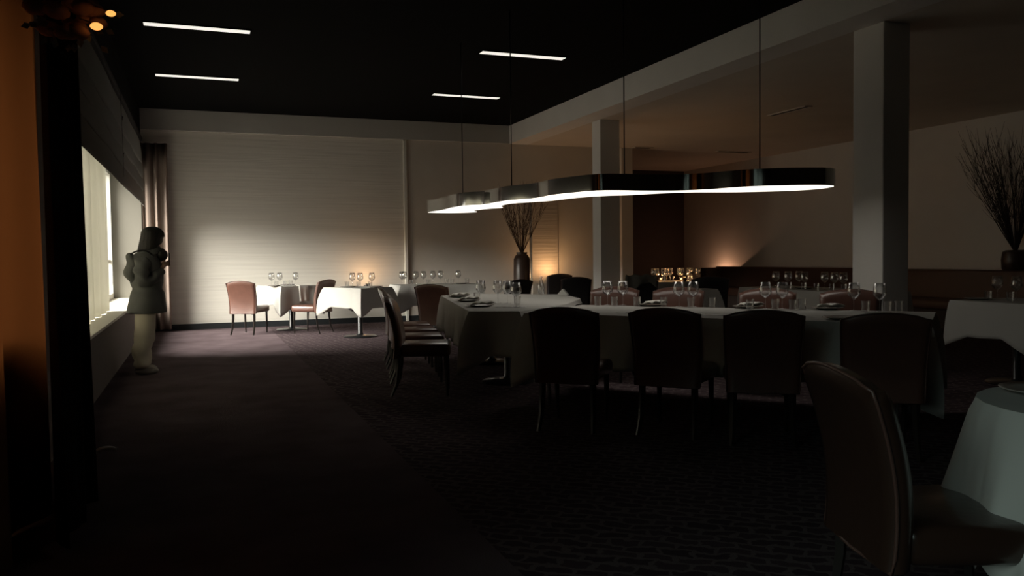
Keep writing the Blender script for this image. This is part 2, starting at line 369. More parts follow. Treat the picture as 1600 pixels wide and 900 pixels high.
for ring, z in ((op, 0), (op, .155), (ins, .155), (ins, 0)): V += [(x, y, z) for x, y in ring]
for k in range(4):
    for i in range(n): F.append((k*n+i, k*n+(i+1) % n, ((k+1) % 4)*n+(i+1) % n, ((k+1) % 4)*n+i))
obj('chrome_band', V, F, M['chrome'], lamp, ang=40)
G().prism(ins, .006, .014).out('diffuser', M['lamp'], lamp, smooth=False)
G().prism(ins, .12, .13).out('top_cover', M['blackmetal'], lamp, smooth=False)
for x, y in ((3.17, 10.07), (3.27, 8.58), (3.93, 7.2), (4.96, 6.45)):
    G().tube([(x-LX, y-LY, .13), (x-LX, y-LY, CZ-LZ)], .006, 6).lathe([(.0, .13), (.02, .13), (.02, .16), (.0, .165)], 10, (x-LX, y-LY, 0)).out('cable', M['blackmetal'], lamp)

# ================================================================ WINDOW DRESSING
def pleats(name, m, x, y0, y1, z0, z1, amp, per, nu=160, nv=14, flare=0, seed=0, lean=0, parent=None, gather=None):
    def fn(u, v):
        y = y0+(y1-y0)*u; z = z0+(z1-z0)*v
        ph = 2*PI*(y1-y0)*u/per+seed
        a = amp*(.8+.35*math.sin(u*17+seed))*(1+flare*(1-v))
        xx = x+a*math.sin(ph+.5*math.sin(v*3+u*9))+.25*a*math.sin(2.3*ph)
        yy = y+lean*(1-v)*u+.2*amp*math.sin(ph*2+v*2)
        if gather:
            gz, gy, gw = gather; k = math.exp(-((z-gz)/.35)**2)*math.exp(-((y-gy)/gw)**2); xx += .05*k*math.sin(ph*3); yy += (gy-yy)*.5*k
        return (xx, yy, z)
    return panel(fn, nu, nv, name, m, parent, thick=.004)
t = thing('sheer_curtain', 'thin white sheer curtain hanging in the bright window', 'curtain', (-1.12, 9, 0))
o = pleats('cloth', M['sheer'], 0, -2.2, 2.9, SI+.005, 2.84, .035, .55, parent=t, gather=(1.1, .2, .5)); 
tag(pleats('orange_curtain', M['orange'], -.80, 2.0, 5.25, .02, 3.3, .045, .9, flare=.3, seed=1), 'rust orange full length curtain at the far left edge, backlit by the window', 'curtain')
tag(pleats('black_curtain', M['drape'], -.61, 4.08, 4.86, .02, 3.5, .045, .30, flare=.3, seed=2, lean=.25), 'black full length drape between the orange curtain and the bright window', 'curtain')
tag(panel(lambda u, v: (-.9+.42*u, 15.91+.04*math.sin(u*PI*6)+.015*math.sin(u*31), .05+3.3*v), 60, 10, 'corner_curtain', M['pinkdrape'], thick=.006), 'dusty pink pleated curtain in the far corner behind the person', 'curtain')
# roman blind: overlapping tiers
bl = thing('roman_blind', 'dark grey folded roman blind hanging over the top of the window', 'blind', (-.985, 11.5, 2.225))
TI = [(0, .34), (.26, .58), (.48, .82), (.72, 1.2)]
for k, (z0, z1) in enumerate(TI):
    def fn(u, v, k=k, z0=z0, z1=z1):
        y = -4.8+9.0*u; z = z0+(z1-z0)*v
        x = .13-.008*k-.035*v**1.5+.012*math.sin(v*PI)+.008*math.sin(u*23+k*2)*math.sin(v*3)
        return (x-.002*k, y+.02*k, z-.003*math.sin(u*14+k)*(1-v))
    panel(fn, 60, 8, 'fold', M['blind'], bl, thick=.008)
G().bbox((.07, -4.85, 1.13), (.12, 4.30, 1.20), .01).out('headrail', M['vent'], bl, smooth=False)
for y in (-.2,): G().tube([(.145, y, .1), (.145, y, .5), (.13, y, 1.2)], .004, 6).out('pull_cord', M['steel'], bl)
for z in (.35, .80): G().bbox((.14, -.21, z), (.155, -.19, z+.05), .004).out('cord_ring', M['steel'], bl)

# ================================================================ TABLES
def offset_poly(P, d):
    n = len(P); out = []
    for i in range(n):
        a, b, c = Vector(P[i-1]), Vector(P[i]), Vector(P[(i+1) % n])
        n1 = Vector(((b-a).y, -(b-a).x)).normalized(); n2 = Vector(((c-b).y, -(c-b).x)).normalized()
        m = (n1+n2).normalized(); out.append(b+m*(d/max(.4, m.dot(n1))))
    return out
def drape(name, P, z, drop, seed, label, m=None, skip=(), group=None, wav=.02, flare=.10, per=.42, tip=.42, slant=0):
    """tablecloth: flat top, hanging skirt with soft folds and corner tips; P is counter-clockwise"""
    c = sum((Vector(p) for p in P), Vector((0, 0)))/len(P); Q = [Vector(p)-c for p in P]; n = len(Q)
    pts = []; s = 0
    for i in range(n):
        a, b = Q[i], Q[(i+1) % n]; L = (b-a).length; k = max(10, int(L/.03)); cw = min(drop*.62, L*.42)
        nr = Vector(((b-a).y, -(b-a).x)).normalized()
        pa, pb = (Q[i]-Q[i-1]), (Q[(i+2) % n]-b)
        for j in range(k):
            f = j/k; d0 = f*L; d1 = (1-f)*L
            turn0 = abs((b-a).angle(pa)) if pa.length else 1; turn1 = abs((b-a).angle(pb)) if pb.length else 1
            c0 = max(0, 1-d0/cw)*min(1, turn0/1.2) if i not in skip and (i-1) % n not in skip else 0
            c1 = max(0, 1-d1/cw)*min(1, turn1/1.2) if i not in skip and (i+1) % n not in skip else 0
            dirv = (nr-(b-a).normalized()*c0**2*1.0+(b-a).normalized()*c1**2*1.0)
            pts.append((a.lerp(b, f), dirv.normalized() if dirv.length else nr, max(c0, c1), s+d0, i)); 
        s += L
    rows = 11; V = []; F = []; N = len(pts); rnd = random.Random(seed); ph = [rnd.random()*6 for _ in range(4)]
    for r in range(rows+1):
        t = r/rows
        for (p, dv, cn, sp, e) in pts:
            dr = drop*(.12 if e in skip else 1)*(1+tip*cn*t)
            w = (1-.8*cn)*wav*(math.sin(2*PI*sp/per+ph[0])+.6*math.sin(2*PI*sp/(per*.61)+ph[1])+.5*math.sin(2*PI*sp/(per*2.3)+ph[2]))
            if e in skip: w = 0
            q = .006*math.sin(min(1, t*rows)*PI/2)
            off = q+slant*t**.8+(max(-.005, (w+.02)*t**1.2)+(flare*cn**1.5*math.sin(t*PI*.6) if e not in skip else 0))
            zz = -dr*t if r else 0
            if r == 0: V.append((p.x, p.y, z))
            else: V.append((p.x+dv.x*off, p.y+dv.y*off, z+zz+.006*math.sin(sp*9+ph[3])*t))
    for r in range(rows):
        for i in range(N): F.append((r*N+i, (r+1)*N+i, (r+1)*N+(i+1) % N, r*N+(i+1) % N))
    F.append(tuple(range(N)))
    o = obj(name, V, F, m or M['cloth'], ang=50, loc=(c.x, c.y, 0)); tag(o, label, 'tablecloth', group)
    md = o.modifiers.new('t', 'SOLIDIFY'); md.thickness = .003; md.offset = 1
    return o
def table(P, z, label, peds, group=None, metal='blackmetal', legs=None):
    c = sum((Vector(p) for p in P), Vector((0, 0)))/len(P); t = thing('dining_table', label, 'table', (c.x, c.y, 0), 0, group)
    Q = offset_poly([Vector(p)-c for p in P], -.012)
    G().prism([tuple(q) for q in Q], z-.04, z-.006).out('tabletop', M['legwood'], t, smooth=False)
    for (x, y) in peds:
        x -= c.x; y -= c.y
        G().lathe([(0, 0), (.27, 0), (.275, .008), (.26, .02), (.06, .035), (.04, .06), (.04, z-.08), (.12, z-.05), (.12, z-.041), (0, z-.041)], 24, (x, y, 0)).out('pedestal', M[metal], t, ang=40)
    for (x, y) in legs or ():
        x -= c.x; y -= c.y
        G().tube([(x, y, z-.041), (x, y, .0)], .018, 12).out('leg', M['steel'], t, ang=40)
    return t
TZ = .80
def rect(a, b, w):
    a, b = Vector(a), Vector(b); nv = Vector((-(b-a).y, (b-a).x)).normalized()*w; return [tuple(a), tuple(b), tuple(b+nv), tuple(a+nv)]
gm = 'dining tables under white cloths'
T1 = rect((2.59, 6.53), (4.61, 4.18), 1.22)
T2 = [(2.25, 7.01), (2.64, 6.78), (3.47, 7.60), (4.02, 8.42), (4.26, 9.42), (3.25, 10.3), (2.83, 9.95)]
table(T1, TZ, 'long dining table under a white cloth, behind the row of four dark chairs', [], gm, legs=[(2.8, 6.5), (4.6, 4.45), (3.5, 7.1), (5.3, 5.0)])
table(T2, TZ, 'large angled dining table under the left half of the wavy lamp', [(2.95, 7.9), (3.3, 9.4)], gm)
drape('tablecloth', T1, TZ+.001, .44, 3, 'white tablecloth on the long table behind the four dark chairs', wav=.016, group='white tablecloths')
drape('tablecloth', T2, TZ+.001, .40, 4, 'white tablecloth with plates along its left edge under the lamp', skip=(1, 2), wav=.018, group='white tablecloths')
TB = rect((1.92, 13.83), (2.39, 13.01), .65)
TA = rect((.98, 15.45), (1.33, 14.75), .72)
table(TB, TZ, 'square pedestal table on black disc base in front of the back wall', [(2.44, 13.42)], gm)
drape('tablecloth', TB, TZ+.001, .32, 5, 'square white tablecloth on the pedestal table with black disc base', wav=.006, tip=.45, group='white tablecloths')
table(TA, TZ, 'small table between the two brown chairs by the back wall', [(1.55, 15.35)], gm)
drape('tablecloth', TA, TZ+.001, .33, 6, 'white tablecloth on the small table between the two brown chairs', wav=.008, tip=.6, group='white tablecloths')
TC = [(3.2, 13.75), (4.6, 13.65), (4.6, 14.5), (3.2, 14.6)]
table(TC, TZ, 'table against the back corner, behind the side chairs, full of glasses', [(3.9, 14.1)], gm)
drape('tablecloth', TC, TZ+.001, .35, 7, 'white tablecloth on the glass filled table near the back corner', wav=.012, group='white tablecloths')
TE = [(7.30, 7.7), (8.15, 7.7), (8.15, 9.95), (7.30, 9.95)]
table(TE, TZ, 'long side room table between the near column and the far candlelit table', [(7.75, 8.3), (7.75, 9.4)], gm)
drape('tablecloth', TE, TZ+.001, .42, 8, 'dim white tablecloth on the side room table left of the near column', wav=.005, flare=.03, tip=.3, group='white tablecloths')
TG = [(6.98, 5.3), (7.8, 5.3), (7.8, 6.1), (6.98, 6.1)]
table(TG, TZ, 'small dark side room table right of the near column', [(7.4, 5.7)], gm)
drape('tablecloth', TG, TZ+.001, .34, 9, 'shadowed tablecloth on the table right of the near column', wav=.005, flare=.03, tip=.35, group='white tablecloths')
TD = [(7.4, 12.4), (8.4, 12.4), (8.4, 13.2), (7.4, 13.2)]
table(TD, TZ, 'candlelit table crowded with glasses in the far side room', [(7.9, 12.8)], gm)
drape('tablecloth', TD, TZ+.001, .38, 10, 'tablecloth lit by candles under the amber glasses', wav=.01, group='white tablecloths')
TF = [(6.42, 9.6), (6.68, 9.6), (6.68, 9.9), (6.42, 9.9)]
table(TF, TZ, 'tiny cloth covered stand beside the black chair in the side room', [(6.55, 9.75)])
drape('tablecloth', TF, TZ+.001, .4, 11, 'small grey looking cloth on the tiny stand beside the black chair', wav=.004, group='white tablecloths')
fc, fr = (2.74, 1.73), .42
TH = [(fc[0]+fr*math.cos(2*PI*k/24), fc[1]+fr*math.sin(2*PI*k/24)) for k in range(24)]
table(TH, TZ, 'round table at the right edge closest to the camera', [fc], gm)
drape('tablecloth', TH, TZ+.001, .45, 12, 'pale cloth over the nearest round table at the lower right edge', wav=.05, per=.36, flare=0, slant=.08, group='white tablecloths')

# ================================================================ CHAIRS
def make_chair(lm, lab):
    t = thing('dining_chair', lab, 'chair')
    # backrest: closed padded slab, crest arched with small dips at the corners, curved in plan, leaning back
    nu, nv, nw = 18, 16, 3
    def P(u, v, w):           # u -1..1 across, v 0..1 up, w 0 rear .. 1 front
        hw = .235+.022*v
        crest = .885+.035*math.cos(u*PI/2)-.012*math.exp(-((abs(u)-.93)/.09)**2)+.0
        z = .36+(crest-.36)*v
        y = -.235-.10*v**1.6+.02*math.sin(v*PI)+.03*(u*u)*v     # lean + wrap
        edge = min(1, (1-abs(u))/.12); top = min(1, (1-v)/.08)
        th = .035+.045*math.sqrt(max(0, edge*(2-edge)))*math.sqrt(max(0, top*(2-top)))
        if w > .5: y += th*.62
        else: y -= th*.38
        return (u*hw, y, z)
    V = []; F = []
    for w in (0, 1):
        for j in range(nv+1):
            for i in range(nu+1): V.append(P(-1+2*i/nu, j/nv, w))
    W_ = nu+1; O = (nv+1)*W_
    for j in range(nv):
        for i in range(nu):
            a = j*W_+i; F.append((a, a+1, a+W_+1, a+W_)); F.append((O+a, O+a+W_, O+a+W_+1, O+a+1))
    for i in range(nu):
        F.append((i, O+i, O+i+1, i+1)); a = nv*W_+i; F.append((a, a+1, O+a+1, O+a))
    for j in range(nv):
        a = j*W_; F.append((a, a+W_, O+a+W_, O+a)); a = j*W_+nu; F.append((a, O+a, O+a+W_, a+W_))
    b = obj('backrest', V, F, lm, t, ang=60)
    rim = [P(-1, j/12, 0) for j in range(13)]+[P(-1+2*i/14, 1, 0) for i in range(1, 15)]+[P(1, 1-j/12, 0) for j in range(1, 13)]
    rim.append(P(0, 0, 0)); rim.append(P(-1, 0, 0))
    G().tube([(x, y-.002, z) for x, y, z in rim], .006, 6).out('piping', M['piping'], b)
    # seat
    g = G().bbox((-.235, -.20, .37), (.235, .27, .485), .035, 3)
    g.V = [(x*(1+.06*(y/.27)), y, z+(.018*(1-(x/.24)**2)*(1-((y-.03)/.26)**2) if z > .43 else 0)) for x, y, z in g.V]
    g.out('seat', lm, t, ang=60)
    for sx in (-1, 1):
        G().tube([(sx*.20, .225, .385), (sx*.20, .232, .2), (sx*.195, .235, 0)], [(.022, .022), (.018, .018), (.013, .013)], 4).out('leg', M['legwood'], t, ang=30)
        G().tube([(sx*.19, -.215, .40), (sx*.192, -.215, .28), (sx*.197, -.235, .12), (sx*.205, -.285, 0)], [(.021, .026), (.02, .024), (.017, .02), (.013, .016)], 4).out('leg', M['legwood'], t, ang=30)
    return t
def facing(f): return math.atan2(-f[0], f[1])
ch0 = make_chair(M['leather'], 'brown leather chair left of the small table by the back wall, its back lit')
ch0.location = (.80, 14.86, 0); ch0.rotation_euler = (0, 0, facing((.5, .87)))
ch0['group'] = 'upholstered dining chairs'
GC = 'upholstered dining chairs'
def chair(x, y, f, lab, scale=None, src=ch0): return dup(src, (x, y, 0), facing(f), lab, GC, scale)
chair(1.82, 14.55, (-.75, .66), 'brown leather chair facing left between the small table and the disc based table')
row = [((2.65, 5.66), (.63, .78), 'leftmost of the four dark high backed chairs seen from behind'),
       ((3.26, 5.20), (.74, .67), 'second from left of the four dark chairs seen from behind'),
       ((3.65, 4.74), (.55, .83), 'third from left of the four dark chairs seen from behind'),
       ((4.11, 4.14), (.6, .8), 'rightmost of the four dark chairs seen from behind, beyond the nearest chair')]
for p, f, l in row: chair(*p, f, l)
side = [((1.97, 7.60), (.95, -.3), 'nearest of the receding row of side chairs left of the lamp lit table'),
        ((2.12, 8.40), (.97, -.2), 'second of the receding side chairs, just behind the nearest one'),
        ((2.26, 9.14), (.98, -.15), 'third of the receding side chairs at the left of the lamp lit table'),
        ((2.38, 9.88), (.98, -.15), 'farthest of the receding side chairs, tucked to the table')]
for p, f, l in side: chair(*p, f, l)
chair(3.16, 11.05, (.72, .7), 'dark chair turned away at the far left corner of the lamp lit table')
pink = [((3.98, 7.68), (-.68, -.73), 'reddish leather chair behind the first pair of wine glasses'),
        ((4.44, 7.18), (-.72, -.70), 'reddish leather chair directly behind the second pair of wine glasses'),
        ((4.95, 6.38), (-.70, -.72), 'widest visible reddish chair back, centre of the long table far side'),
        ((5.42, 5.80), (-.72, -.70), 'reddish leather chair partly hidden by the near column')]
for p, f, l in pink: chair(*p, f, l, 1.03)
bk0 = make_chair(M['blackleather'], 'black chair behind the lamp lit table, left of the tall vase')
bk0.location = (4.62, 12.35, 0); bk0.rotation_euler = (0, 0, facing((-.3, .95))); bk0['group'] = GC
chair(6.02, 12.85, (.3, .95), 'squat black chair back just left of the far white column', None, bk0)
chair(6.95, 10.3, (.35, .93), 'large black chair back below the candlelit glasses in the side room', 1.05, bk0)
chair(6.35, 11.25, (.3, .95), 'black chair with a grey garment over its back, right of the far column', None, bk0)
chair(6.75, 15.3, (.1, .99), 'dark chair standing by the back wall between vase and far column', None, bk0)
dk0 = make_chair(M['darkleather'], 'nearest chair, large glossy dark leather back at the lower right'); dk0['group'] = GC
dk0.location = (2.15, 1.93, 0); dk0.rotation_euler = (0, 0, facing((.945, -.33))); fg = dk0
fg.scale = (1.0, 1.0, 1.03)
# grey garment over the chair back
def gf(u, v):
    a = (v-.5)*2; x = (u-.5)*.46
    return (x, .045*math.tanh(a*4)+.02*math.sin(u*11), .03-abs(a)**1.3*(.16+.05*math.sin(u*7))+.012*math.sin(u*17+v*5))
o = panel(gf, 24, 16, 'folded_garment', M['garment'], thick=.012, loc=(6.25, 10.95, .945), rot=(0, 0, facing((.3, .95))))
tag(o, 'crumpled grey garment draped over a black chair back in the side room', 'garment')

# ================================================================ TABLEWARE
def wine_prof(k=1):
    bowl = [(.0, .092), (.012, .094), (.034, .112), (.052, .136), (.0535, .146), (.050, .18), (.043, .232), (.042, .232), (.049, .18), (.0522, .146), (.0505, .137), (.032, .113), (.0, .096)]
    stem = [(.0055, .004), (.004, .015), (.0035, .05), (.004, .085), (.008, .092)]
    foot = [(.0, 0), (.036, 0), (.036, .0015), (.012, .004), (.0, .006)]
    return bowl, stem, foot
bw, st, ft = wine_prof()
def ordn(i, n):
    if n == 1: return 'the only'
    if i == 0: return 'leftmost'
    if i == n-1: return 'rightmost'
    return ['', 'second from left', 'third from left', 'fourth from left', 'fifth from left', 'sixth from left', 'seventh from left', 'eighth from left', 'ninth from left', 'tenth from left'][i]
w0 = None; wf0 = None; tb0 = None; pl0 = None; fk0 = None; kn0 = None
def place(proto, p, z, label, group, rot=0, scale=None):
    return dup(proto, (p[0], p[1], z), rot, label, group, scale)
# prototypes (each is used for its first real place)
w0 = thing('wine_glass', 'x', 'wine glass')
G().lathe(bw, 20).out('bowl', M['glass'], w0); G().lathe(st, 10).out('stem', M['glass'], w0); G().lathe(ft, 20).out('foot', M['glass'], w0)
wf0 = G().lathe(bw, 14).lathe(st, 8).lathe(ft, 14).out('wine_glass', M['glass']); tag(wf0, 'x', 'wine glass')
tb0 = G().lathe([(0, .002), (.031, .002), (.036, .09), (.0345, .09), (.0295, .012), (0, .012)], 18).out('water_tumbler', M['glass'], ang=50); tag(tb0, 'x', 'tumbler')
pl0 = G().lathe([(0, 0), (.07, 0), (.105, .010), (.135, .018), (.136, .021), (.105, .015), (.07, .006), (0, .005)], 28).out('plate', M['plate']); tag(pl0, 'x', 'plate')
fork = thing('fork', 'x', 'fork')
G().tube([(0, -.10, .004), (0, 0, .004), (0, .05, .006)], [(.006, .0015), (.003, .0015), (.004, .0015)], 6).out('handle', M['steel'], fork)
g = G().box((-.011, .05, .004), (.011, .065, .006))
for k in range(4): g.box((-.011+k*.0063, .065, .004), (-.008+k*.0063, .10, .006))
g.out('tines', M['steel'], fork, smooth=False)
knife = thing('knife', 'x', 'knife')
G().tube([(0, -.11, .004), (0, 0, .004)], [(.007, .003), (.005, .003)], 6).out('handle', M['steel'], knife)
G().prism([(-.006, 0), (.006, 0), (.008, .06), (.0, .11), (-.006, .09)], .003, .005).out('blade', M['steel'], knife, smooth=False)
used = {}
def put(key, proto, p, label, group, z=TZ+.005, rot=0, scale=None, m=None):
    if key not in used:
        used[key] = 1; proto.location = (p[0], p[1], z); proto.rotation_euler = (0, 0, rot); proto['label'] = label; proto['group'] = group; return proto
    return dup(proto, (p[0], p[1], z), rot, label, group)
GW, GT, GP = 'wine glasses on the tables', 'water tumblers on the tables', 'plates on the tables'
def gset(where, wine, tum, far=False, z=TZ+.005):
    for i, p in enumerate(wine): put('wf' if far else 'w', wf0 if far else w0, p, f'clear wine glass, {ordn(i, len(wine))} on {where}', GW, z, i*.7)
    for i, p in enumerate(tum): put('t', tb0, p, f'short clear tumbler, {ordn(i, len(tum))} on {where}', GT, z)
gset('the lamp lit table, left cluster', [(2.78, 8.25), (2.90, 8.05), (2.98, 7.98), (2.86, 7.42)], [(2.86, 8.62), (2.95, 7.62)])
gset('the long table above the leftmost dark chair', [(3.72, 7.17), (3.84, 7.08)], [(3.58, 7.10), (3.68, 6.95), (3.86, 6.84)])
gset('the long table above the second dark chair', [(4.18, 6.62), (4.27, 6.52)], [(4.04, 6.66), (4.2, 6.45), (4.34, 6.32)])
gset('the long table behind the third dark chair', [(4.66, 5.98), (4.76, 5.88)], [(4.45, 5.92), (4.66, 5.85), (4.74, 5.72), (4.84, 5.72)])
gset('the long table before the near column', [(5.12, 5.42), (5.20, 5.22)], [(5.08, 5.25), (5.16, 5.10), (5.28, 5.10)])
gset('the pedestal table by the back wall', [(2.40, 13.85), (2.50, 13.68), (2.68, 13.60)], [(2.30, 13.78), (2.45, 13.55), (2.62, 13.45)], True)
gset('the small table between brown chairs', [(1.20, 15.15), (1.34, 15.15), (1.62, 15.2)], [(1.27, 15.02), (1.42, 14.98), (1.52, 15.1)], True)
gset('the corner table behind the side chairs', [(3.33, 14.2), (3.40, 14.32), (3.58, 14.2), (3.72, 14.2), (3.89, 14.2), (4.03, 14.2), (4.36, 14.2)], [(3.46, 14.05), (3.76, 14.02), (4.09, 14.02), (4.2, 14.05), (4.48, 14.05)], True)
gset('the side room table left of the column', [(7.42, 9.3), (7.48, 9.12), (7.68, 9.14), (7.50, 8.82), (7.62, 8.58), (7.60, 8.38), (7.56, 8.18)], [(7.40, 9.0), (7.42, 8.74), (7.42, 8.5), (7.44, 8.25), (7.42, 8.02)], True)
gset('the dark table right of the column', [(7.5, 6.0), (7.46, 5.76)], [(7.22, 5.87), (7.25, 5.66)], True)
gset('the candlelit table', [(7.51, 12.7), (7.62, 12.8), (7.68, 12.65), (7.80, 12.75), (7.93, 12.85), (8.01, 12.66), (8.13, 12.8), (8.25, 12.68), (8.33, 12.85), (8.30, 12.52)], [(7.6, 12.52), (7.75, 12.5), (8.06, 12.5), (8.18, 12.56)], True)
# plates, napkins, cutlery
GN = 'folded white napkins'
plates = [((2.90, 9.45), 'farthest of three plates along the left edge of the lamp lit table'), ((2.72, 8.52), 'middle of three plates along the left edge of the lamp lit table'), ((2.55, 7.58), 'nearest of three plates along the left edge of the lamp lit table'),
          ((4.01, 6.80), 'plate on the long table right of the first wine glass pair'), ((4.58, 6.12), 'plate on the long table left of the third wine glass pair'), ((5.02, 5.62), 'plate under a napkin before the near column'),
          ((4.38, 4.75), 'dark plate at the front edge of the long table, left of the rightmost chair'),
          ((2.28, 13.55), 'plate on the left corner of the pedestal table'), ((2.66, 13.28), 'plate on the right corner of the pedestal table'),
          ((1.22, 14.95), 'dark plate on the small table nearest the left brown chair'), ((1.5, 15.35), 'dark plate on the far side of the small table'),
          ((4.3, 13.82), 'plate on the corner table at its right end'), ((7.6, 8.95), 'plate among glasses on the side room table'), ((7.55, 8.0), 'plate at the column end of the side room table'),
          ((7.25, 6.0), 'plate on the dark table right of the column'), ((2.70, 1.98), 'large round plate on the nearest table at the right edge')]
for i, (p, l) in enumerate(plates):
    o = put('p', pl0, p, l, GP, TZ+.004)
    if i < 3: o.data = o.data if i else o.data; 
def napkin(p, rot, label, s=1, z=TZ+.027, shape=0):
    if shape == 0:   # loosely folded, pointed
        def fn(u, v): return ((u-.5)*.24*(1-.5*v), (v-.5)*.16, .006+.022*math.sin(u*PI)*(1-v)+.012*math.sin(u*9+v*4))
    else:
        def fn(u, v): return ((u-.5)*.16, (v-.5)*.02*math.cos(u*3), v*.11*(1-.5*abs(u-.5)))
    o = panel(fn, 14, 8, 'napkin', M['napkin'], thick=.008, loc=(p[0], p[1], z), rot=(0, 0, rot)); tag(o, label, 'napkin', GN); return o
napkin((4.01, 6.80), .4, 'folded white napkin on the plate right of the first glass pair')
napkin((4.58, 6.12), .1, 'folded white napkin on the plate left of the third glass pair')
napkin((5.02, 5.62), -.3, 'folded white napkin with raised point before the near column')
napkin((2.90, 9.45), .5, 'napkin on the farthest plate of the lamp lit table')
napkin((2.72, 8.52), .5, 'napkin on the middle plate of the lamp lit table')
napkin((2.55, 7.58), .5, 'napkin on the nearest plate of the lamp lit table')
# tent card and hanging napkin
o = G().prism([(-.07, 0), (.07, 0), (0, .075)], -.05, .05).out('tent_card', M['paper'], smooth=False, loc=(4.2, 9.28, TZ+.004), rot=(PI/2, 0, R(-35))); tag(o, 'small white folded tent card at the far edge of the lamp lit table', 'card')
o = panel(lambda u, v: ((u-.5)*.2, -.012-.01*math.sin(u*12)*(1-v)-.02*(1-v), -.28*(1-v)) if v < .8 else ((u-.5)*.2, -.012+(v-.8)*.4, .0), 14, 10, 'napkin', M['napkin'], thick=.006, loc=(1.72, 14.92, TZ+.012), rot=(0, 0, R(28)))
tag(o, 'white napkin hanging over the right side of the small table', 'napkin', GN)
for i, (p, r, l) in enumerate([((2.72, 7.32), 1.2, 'fork beside the nearest plate of the lamp lit table'), ((3.33, 6.12), .3, 'fork on the long table between the first and second dark chairs'), ((3.78, 5.6), .2, 'fork on the long table between the second and third dark chairs'), ((2.85, 8.3), 1.2, 'fork beside the middle plate of the lamp lit table')]):
    put('f', fork, p, l, 'forks on the main tables', TZ+.004, r)
for i, (p, r, l) in enumerate([((2.78, 7.28), 1.2, 'knife beside the nearest plate of the lamp lit table'), ((3.38, 6.08), .3, 'knife on the long table between the first and second dark chairs'), ((3.83, 5.55), .2, 'knife on the long table between the second and third dark chairs')]):
    put('k', knife, p, l, 'knives on the main tables', TZ+.004, r)
# bottles at the far edge of the lamp lit table
bt = thing('glass_carafe', 'clear glass carafe standing in front of the tall vase', 'carafe', (4.02, 9.55, TZ+.004))
G().lathe([(0, .002), (.04, .002), (.042, .01), (.042, .12), (.02, .17), (.016, .21), (.02, .225), (.018, .225), (.014, .21), (.018, .17), (.039, .118), (.039, .012), (0, .01)], 20).out('body', M['glass'], bt)
# candle holders
def votive(p, label, e=1):
    t = thing('votive_candle', label, 'candle', (p[0], p[1], TZ+.004), 0, 'lit votive candles')
    G().lathe([(0, .002), (.028, .002), (.034, .065), (.032, .065), (.026, .008), (0, .008)], 16).out('holder', M['glass'], t)
    G().lathe([(0, .009), (.024, .009), (.025, .03), (0, .03)], 14).out('wax', M['wax'], t)
    G().lathe([(0, .032), (.006, .038), (.007, .046), (.003, .058), (0, .064)], 10).out('flame', M['candle'], t)
    l = bpy.data.lights.new('candle_light', 'POINT'); l.energy = e; l.color = (1, .5, .2); l.shadow_soft_size = .03
    o = bpy.data.objects.new('candle_light', l); COL.objects.link(o); o.parent = t; o.location = (0, 0, .09)
for i, p in enumerate([(7.72, 12.82), (7.98, 12.56), (8.28, 12.95)]): votive(p, f'lit votive candle, {["left", "middle", "right"][i]} one on the candlelit table', 2.0)
vt = thing('potted_herb', 'tiny dark potted herb among the candlelit glasses', 'plant', (7.98, 12.45, TZ+.004))
G().lathe([(0, 0), (.03, 0), (.04, .06), (0, .055)], 14).out('pot', M['vase'], vt)
g = G()
for k in range(26):
    a = random.random()*6.28; h = .06+random.random()*.09; r = .01+random.random()*.04
    g.ell((r*math.cos(a), r*math.sin(a), h), (.014, .014, .01), 6, 4)
g.out('foliage', M['leaf'], vt)
# wall washers at the back wall: warm uplights on slim brackets
def uplight(x, y, z, label, e):
    t = thing('wall_uplight', label, 'wall lamp', (x, y, z))
    G().lathe([(0, 0), (.035, 0), (.045, .09), (.042, .09), (.033, .006), (0, .006)], 20).out('shade', M['blackmetal'], t, ang=40)
    G().box((-.012, .03, .02), (.012, BY-y, .045)).out('bracket', M['blackmetal'], t, smooth=False)
    G().lathe([(0, .02), (.018, .03), (.022, .05), (.014, .068), (0, .072)], 12).out('bulb', M['amber'], t)
    l = bpy.data.lights.new('uplight_glow', 'POINT'); l.energy = e; l.color = (1, .56, .26); l.shadow_soft_size = .03
    o = bpy.data.objects.new('uplight_glow', l); COL.objects.link(o); o.parent = t; o.location = (0, 0, .085)
uplight(3.05, BY-.35, .70, 'small warm wall uplight behind the pedestal table', 9)
uplight(6.95, BY-.35, .78, 'small warm wall uplight behind the tall vase', 17)

t = thing('floor_uplight', 'warm glow of a low uplight beyond the end of the banquette', 'floor lamp', (12.72, 18.3, 0))
G().lathe([(0, 0), (.11, 0), (.11, .015), (.02, .02), (.02, .42), (.07, .45), (.085, .60), (.08, .60), (.065, .455), (0, .45)], 20).out('stand', M['blackmetal'], t, ang=40)
G().ell((0, 0, .52), (.03, .03, .04), 10, 8).out('bulb', M['amber'], t)
l = bpy.data.lights.new('uplight_light', 'POINT'); l.energy = 14; l.color = (1, .50, .28); l.shadow_soft_size = .04
o = bpy.data.objects.new('uplight_light', l); COL.objects.link(o); o.parent = t; o.location = (0, 0, .60)
